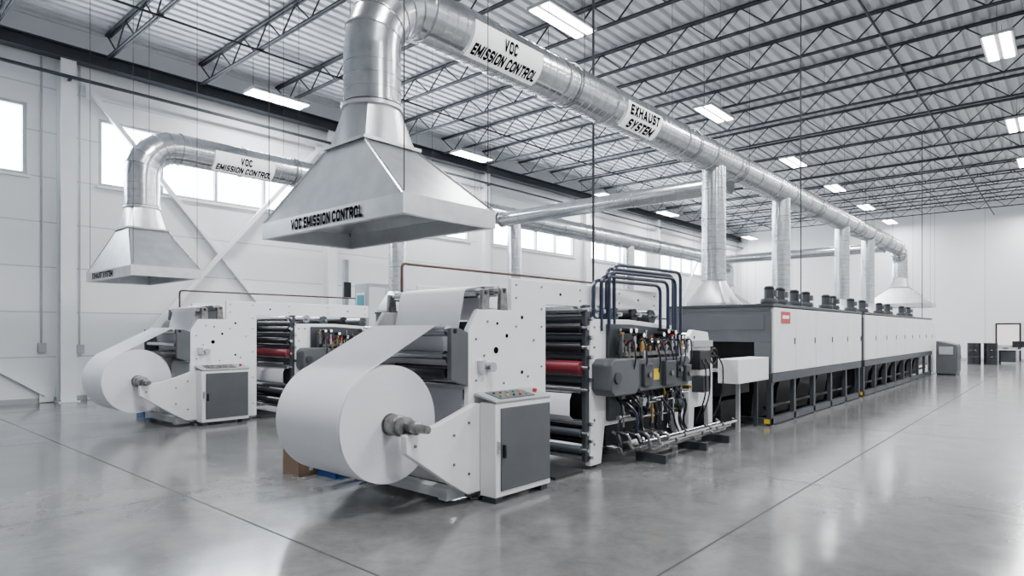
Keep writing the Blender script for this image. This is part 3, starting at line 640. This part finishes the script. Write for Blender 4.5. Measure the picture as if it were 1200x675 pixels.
T = thing('infeed_table', 'white box shaped table on legs feeding the first dryer', 'table', (10.8, 4.6, 0))
MB().box(10.12, 11.5, 4.0, 4.35, 0.84, 1.24).build('side_box', 'white', T, 0.01)
MB().box(10.15, 11.5, 4.35, 5.7, 1.02, 1.08).build('bed', 'steel', T)
MB().box(10.3, 11.5, 4.35, 5.7, 0.6, 0.95).build('under_tray', 'blackm', T)
for i, (x, y) in enumerate(((10.6,4.2),(11.42,4.2),(10.25,5.65),(11.3,5.65))): MB().box(x-0.03, x+0.03, y-0.03, y+0.03, 0, 0.84).build('leg', 'lgrey' if i == 0 else 'dgrey', T)
MB().box(10.6, 11.3, 4.5, 5.5, 0.05, 0.5).build('waste_bin', 'blackm', T, 0.02)

tag(MB().box(5.75, 6.3, 4.38, 5.9, 0, 0.035).build('floor_mat', 'rubbermat', None), 'black ribbed floor mat between the front unwind stand and printing unit', 'mat')

# ------------------------------------------------------------------ dryers
def dryer(X0, X1, n, label, yoff=0, group='drying ovens', sign=False):
    a, b = 3.98+yoff, 5.98+yoff
    t = thing('drying_oven', label, 'drying oven', ((X0+X1)/2, (a+b)/2, 0), group)
    bd = MB().box(X0, X1, a+0.02, b, 2.06, 2.14).box(X0, X1, a+0.05, b, 0.86, 0.96).box(X0+0.1, X1, b-0.06, b, 0.96, 2.06).box(X1-0.06, X1, a+0.02, b-0.06, 0.96, 2.06)
    bd.box(X0, X0+0.1, a, b, 1.5, 2.06).box(X0, X0+0.1, a, a+0.3, 0.96, 1.5).box(X0, X0+0.1, b-0.35, b, 0.96, 1.5)
    bd.build('shell', 'mgrey', t, 0.008)
    MB().box(X0-0.012, X0, a+0.12, b-0.12, 1.72, 2.0).build('end_cover', 'mgrey', t, 0.006)
    MB().box(X0+0.6, X0+0.64, a+0.3, b-0.1, 1.0, 2.04).build('inner_baffle', 'blackm', t)
    MB().box(X0-0.02, X1+0.02, a-0.04, b+0.02, 2.14, 2.19).build('top_cap', 'dgrey', t, 0.006)
    L = (X1-X0)/n
    for i in range(n):
        x0 = X0+i*L+(0.015 if i else 0.05); x1 = X0+(i+1)*L-0.015
        p = MB().box(x0, x1, a-0.035, a+0.02, 0.95, 2.12).build('side_panel', 'white', t, 0.006)
        MB().box(x1-0.10, x1-0.07, a-0.05, a-0.035, 1.45, 1.57).build('handle', 'dgrey', p, 0.003)
    MB().box(X0, X1, a-0.03, a+0.08, 0.78, 0.94).build('side_sill', 'dgrey', t, 0.006)
    MB().box(X0, X1, b-0.1, b, 0.80, 0.86).build('side_sill', 'dgrey', t, 0.006)
    for y0 in (a, b-0.1): MB().box(X0, X1, y0, y0+0.08, 0.02, 0.14).build('floor_rail', 'dgrey', t)
    MB().box(X0, X0+0.1, a+0.1, b-0.1, 0.03, 0.13).build('end_rail', 'dgrey', t)
    m = n+1
    for i in range(m):
        x = X0+0.07+(X1-X0-0.14)*i/(m-1)
        for y in (a+0.04, b-0.05):
            MB().box(x-0.055, x+0.055, y-0.04, y+0.04, 0, 0.86).build('leg', 'dgrey', t)
    for i in range(n):
        x = X0+(i+0.5)*L
        MB().loft([sq(x, (a+b)/2+0.1, 0.86, L*0.46, 0.85, 8), sq(x, (a+b)/2+0.1, 0.5, L*0.34, 0.7, 8), sq(x, (a+b)/2+0.1, 0.06, L*0.32, 0.65, 8)]).build('air_plenum', 'blackm', t)
    MB().cyl((X0+0.2, a+0.18, 0.3), (X1-0.2, a+0.18, 0.3), 0.035, 12).build('supply_pipe', 'blackm', t)
    if sign:
        s = MB().box(X0+0.42, X0+0.92, a-0.043, a-0.035, 1.84, 2.06).build('name_plate', 'red', t)
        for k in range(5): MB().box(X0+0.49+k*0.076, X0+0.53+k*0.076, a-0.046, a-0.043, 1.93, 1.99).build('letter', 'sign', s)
    MB().box(X0-0.006, X0, a+0.02, a+0.12, 0.04, 0.12).build('warning_label', 'yellow', t)
    return t
dryer(11.55, 18.0, 5, 'nearest long drying oven with white side panels, red plate and dark base', sign=True)
dryer(18.35, 29.2, 8, 'farther drying oven with white side panels behind the near one')
tag(MB().box(18.02, 18.33, 4.1, 5.9, 0.02, 2.0).build('oven_connector', 'dgrey'), 'dark connecting tunnel between the two front drying ovens', 'machine link')
dryer(9.95, 16.2, 5, 'rear line drying oven, white panelled, hidden behind the front press', 7.4)
dryer(16.5, 28.9, 8, 'far rear line drying oven near the window wall', 7.4)
def blower(x, y, z, label):
    t = thing('blower', label, 'blower', (x, y, z), 'blowers on the front ovens')
    MB().box(x-0.2, x+0.2, y-0.18, y+0.18, z, z+0.06).build('base', 'blackm', t)
    MB().lathe(x, y, [(0.001,z+0.06),(0.16,z+0.06),(0.17,z+0.1),(0.15,z+0.16),(0.001,z+0.17)], 24).build('scroll_housing', 'dgrey', t)
    o = MB().cyl((x, y, z+0.16), (x, y, z+0.34), 0.095, 18).build('motor', 'dgrey', t)
    MB().lathe(x, y, [(0.1,z+0.34),(0.1,z+0.38),(0.07,z+0.41),(0.001,z+0.41)], 18).build('fan_cowl', 'blackm', o)
    MB().box(x-0.05, x+0.05, y-0.16, y-0.09, z+0.2, z+0.32).build('terminal_box', 'mgrey', t)
    return t
B0 = blower(12.95, 4.5, 2.19, 'dark upright blower motor on top of the near oven, first from the near end')
for i, x in enumerate([13.6, 14.5, 15.3, 16.9, 17.5, 19.3, 20.6, 22.8, 24.0, 26.4, 27.6]):
    copy_tree(B0, None, (x-12.95, 0, 0), 'dark upright blower motor on top of the front ovens, '+ORD[i+1]+' from the near end')

# ------------------------------------------------------------------ rear line copies
OFF = (0.3, 7.4, 0)
copy_tree(U, None, OFF, 'white steel unwind stand and arch frame of the rear press line', 'unwind stands')
copy_tree(P, None, OFF, 'white paper roll on the rear press line, below the smaller looking hood', 'paper rolls')
copy_tree(K, None, OFF, 'white control cabinet with dark door on the rear press line', 'operator cabinets')
copy_tree(PU, None, OFF, 'rear printing unit with rollers and hoses, seen between the two unwind stands', 'printing units', skip=('overhead_hose', 'floor_pipe', 'pipe_support'))
tag(MB().box(6.05, 6.6, 11.78, 13.3, 0, 0.035).build('floor_mat', 'rubbermat'), 'black ribbed floor mat beside the rear press control cabinet', 'mat')
t = thing('electrical_cabinet', 'tall light grey electrical cabinet with small teal screen behind the presses', 'cabinet', (10.9, 14.5, 0))
MB().box(10.3, 11.5, 14.2, 14.8, 0.1, 3.0).build('body', 'lgrey', t, 0.012)
MB().box(10.32, 11.48, 14.22, 14.78, 0, 0.1).build('plinth', 'dgrey', t)
s = MB().box(10.28, 10.3, 14.3, 14.7, 2.2, 2.75).build('screen_frame', 'offwhite', t)
MB().box(10.27, 10.28, 14.34, 14.66, 2.3, 2.68).build('screen', 'teal', s)
for x0 in (10.33, 10.92):
    s = MB().box(x0, x0+0.55, 14.185, 14.2, 0.2, 2.9).build('door', 'offwhite', t, 0.006); MB().box(x0+0.05, x0+0.08, 14.16, 14.185, 1.2, 1.4).build('handle', 'blackm', s)
t = thing('service_post', 'slim grey post with dark valve block standing behind the front press rollers', 'post', (9.8, 14.5, 0))
MB().box(9.74, 9.86, 14.44, 14.56, 0, 3.6).build('post', 'lgrey', t); MB().box(9.7, 9.9, 14.38, 14.44, 2.6, 3.0).build('valve_block', 'blackm', t)

t = thing('cardboard_box', 'brown cardboard box on the floor behind the large paper roll', 'box', (4.05, 6.95, 0))
MB().box(3.92, 4.25, 6.75, 7.1, 0, 0.3).build('carton', 'card', t); MB().box(4.06, 4.11, 6.749, 7.101, 0.05, 0.302).build('packing_tape', 'offwhite', t)
def crate(x, y, lab):
    t = thing('plastic_crate', lab, 'crate', (x, y, 0), 'blue crates')
    MB().box(x-0.25, x+0.25, y-0.2, y+0.2, 0, 0.02).box(x-0.25, x-0.235, y-0.2, y+0.2, 0.02, 0.12).box(x+0.235, x+0.25, y-0.2, y+0.2, 0.02, 0.12).box(x-0.25, x+0.25, y-0.2, y-0.185, 0.02, 0.12).box(x-0.25, x+0.25, y+0.185, y+0.2, 0.02, 0.12).build('bin', 'blue', t)
    MB().box(x-0.27, x+0.27, y-0.22, y-0.2, 0.1, 0.13).box(x-0.27, x+0.27, y+0.2, y+0.22, 0.1, 0.13).box(x-0.27, x-0.25, y-0.2, y+0.2, 0.1, 0.13).box(x+0.25, x+0.27, y-0.2, y+0.2, 0.1, 0.13).build('rim', 'black', t)
crate(4.38, 6.5, 'low blue plastic crate on the floor under the large paper roll')
crate(4.9, 14.0, 'low blue plastic crate on the floor behind the rear paper roll')

# ------------------------------------------------------------------ far end
t = thing('rewind_unit', 'distant white rewind unit at the end of the drying ovens', 'printing machine', (30.6, 5, 0))
rw = [(29.9,0.04),(31.6,0.04),(31.6,1.1),(31.0,1.9),(29.9,2.0)]
for (a, b) in ((4.1, 4.2), (5.9, 6.0)): MB().prism(rw, a, b).build('side_frame', 'white', t, 0.01)
MB().ylathe(31.9, 0.75, [(0.001,4.4),(0.5,4.4),(0.5,5.7),(0.001,5.7)], 40).build('rewound_roll', 'paper_web', t)
for (x, z) in ((30.2,1.7),(30.8,1.5),(31.2,1.1)): MB().cyl((x,4.2,z),(x,5.9,z),0.09,18).build('roller', 'black', t)
t = thing('operator_console', 'dark grey operator console cabinet standing beyond the white ovens', 'console', (29.9, 3.5, 0))
MB().add([(29.4,3.2,0.05),(30.7,3.2,0.05),(30.7,3.85,0.05),(29.4,3.85,0.05),(29.4,3.2,1.18),(30.7,3.2,1.18),(30.7,3.85,1.32),(29.4,3.85,1.32)], [(0,3,2,1),(4,5,6,7),(0,1,5,4),(1,2,6,5),(2,3,7,6),(3,0,4,7)]).build('body', 'mgrey', t, 0.02)
for x0 in (29.48, 30.09):
    s = MB().box(x0, x0+0.54, 3.18, 3.2, 0.15, 1.1).build('door', 'dgrey', t); MB().box(x0+0.45, x0+0.48, 3.16, 3.18, 0.6, 0.75).build('handle', 'steel', s)
MB().box(29.42, 30.68, 3.22, 3.83, 0, 0.05).build('plinth', 'blackm', t)
MB().box(29.37, 29.4, 3.3, 3.75, 0.8, 1.1).build('control_panel', 'lgrey', t)
def drum(x, y, lab):
    t = thing('storage_drum', lab, 'drum', (x, y, 0), 'black drums by the far wall')
    MB().lathe(x, y, [(0.001,0),(0.3,0),(0.3,0.02),(0.29,0.03),(0.29,0.35),(0.305,0.37),(0.29,0.39),(0.29,0.7),(0.305,0.72),(0.29,0.74),(0.29,1.05),(0.3,1.06),(0.3,1.09),(0.001,1.08)], 24).build('barrel', 'black', t)
    MB().cyl((x+0.15,y,1.08),(x+0.15,y,1.11),0.04,12).build('bung', 'lgrey', t)
drum(40.2, 3.62, 'black drum near the far wall, left of the pair'); drum(40.35, 2.95, 'black drum near the far wall, right of the pair')
t = thing('desk', 'small dark desk in front of the far wall door', 'desk', (41.6, 1.9, 0))
MB().box(41.2, 42.0, 1.2, 2.7, 0.72, 0.76).build('top', 'offwhite', t)
for (x, y) in ((41.25,1.25),(41.95,1.25),(41.25,2.65),(41.95,2.65)): MB().box(x-0.03,x+0.03,y-0.03,y+0.03,0,0.72).build('leg', 'blackm', t)
MB().box(41.3, 41.9, 2.0, 2.6, 0.1, 0.72).build('drawer_unit', 'dgrey', t)
t = thing('monitor', 'black computer monitor standing on the distant desk', 'monitor', (41.6, 1.9, 0.76))
MB().box(41.58, 41.62, 1.65, 2.15, 0.86, 1.18).build('screen', 'black', t); MB().box(41.5, 41.7, 1.8, 2.0, 0.76, 0.78).box(41.6,41.62,1.87,1.93,0.78,0.9).build('stand', 'blackm', t)
t = thing('desktop_printer', 'small grey printer on the distant desk left of the monitor', 'printer', (41.6, 2.42, 0.76))
MB().box(41.4, 41.8, 2.24, 2.6, 0.76, 0.96).build('body', 'lgrey', t, 0.02); MB().box(41.37, 41.4, 2.3, 2.54, 0.8, 0.84).build('paper_slot', 'black', t)
t = thing('waste_cart', 'low dark wheeled bin near the far wall, left of the black drums', 'bin', (42.4, 4.8, 0))
MB().box(42.1, 42.7, 4.5, 5.1, 0.12, 0.8).build('bin_body', 'mgrey', t, 0.02); MB().box(42.08, 42.72, 4.48, 5.12, 0.8, 0.86).build('lid', 'black', t, 0.01)
for a in (42.2, 42.6):
    for b in (4.6, 5.0): MB().cyl((a, b-0.02, 0.06), (a, b+0.02, 0.06), 0.06, 12).build('wheel', 'black', t)

# ------------------------------------------------------------------ world and camera
w = bpy.data.worlds.new('World'); bpy.context.scene.world = w; w.use_nodes = True
bg = w.node_tree.nodes['Background']; bg.inputs[0].default_value = (0.90, 0.95, 1.0, 1); bg.inputs[1].default_value = 24.0
def win_light(x, sx):
    l = bpy.data.lights.new('daylight', 'AREA'); l.shape = 'RECTANGLE'; l.size = sx; l.size_y = 1.6; l.energy = 240; l.color = (0.90, 0.95, 1.0)
    o = bpy.data.objects.new('daylight', l); C.objects.link(o); o.location = (x, YL+0.2, 6.2); o.rotation_euler = (math.radians(-90), 0, 0)
for a, b in wins: win_light((a+b)/2, b-a)
cam = bpy.data.cameras.new('Camera'); co = bpy.data.objects.new('Camera', cam); C.objects.link(co)
co.location = (0, 0, 1.7); co.rotation_euler = (PI/2, 0, -math.atan2(0.752, 0.659))
cam.sensor_width = 36; cam.lens = 743/1200*36; cam.shift_y = 50.5/1200; cam.clip_end = 200
bpy.context.scene.camera = co
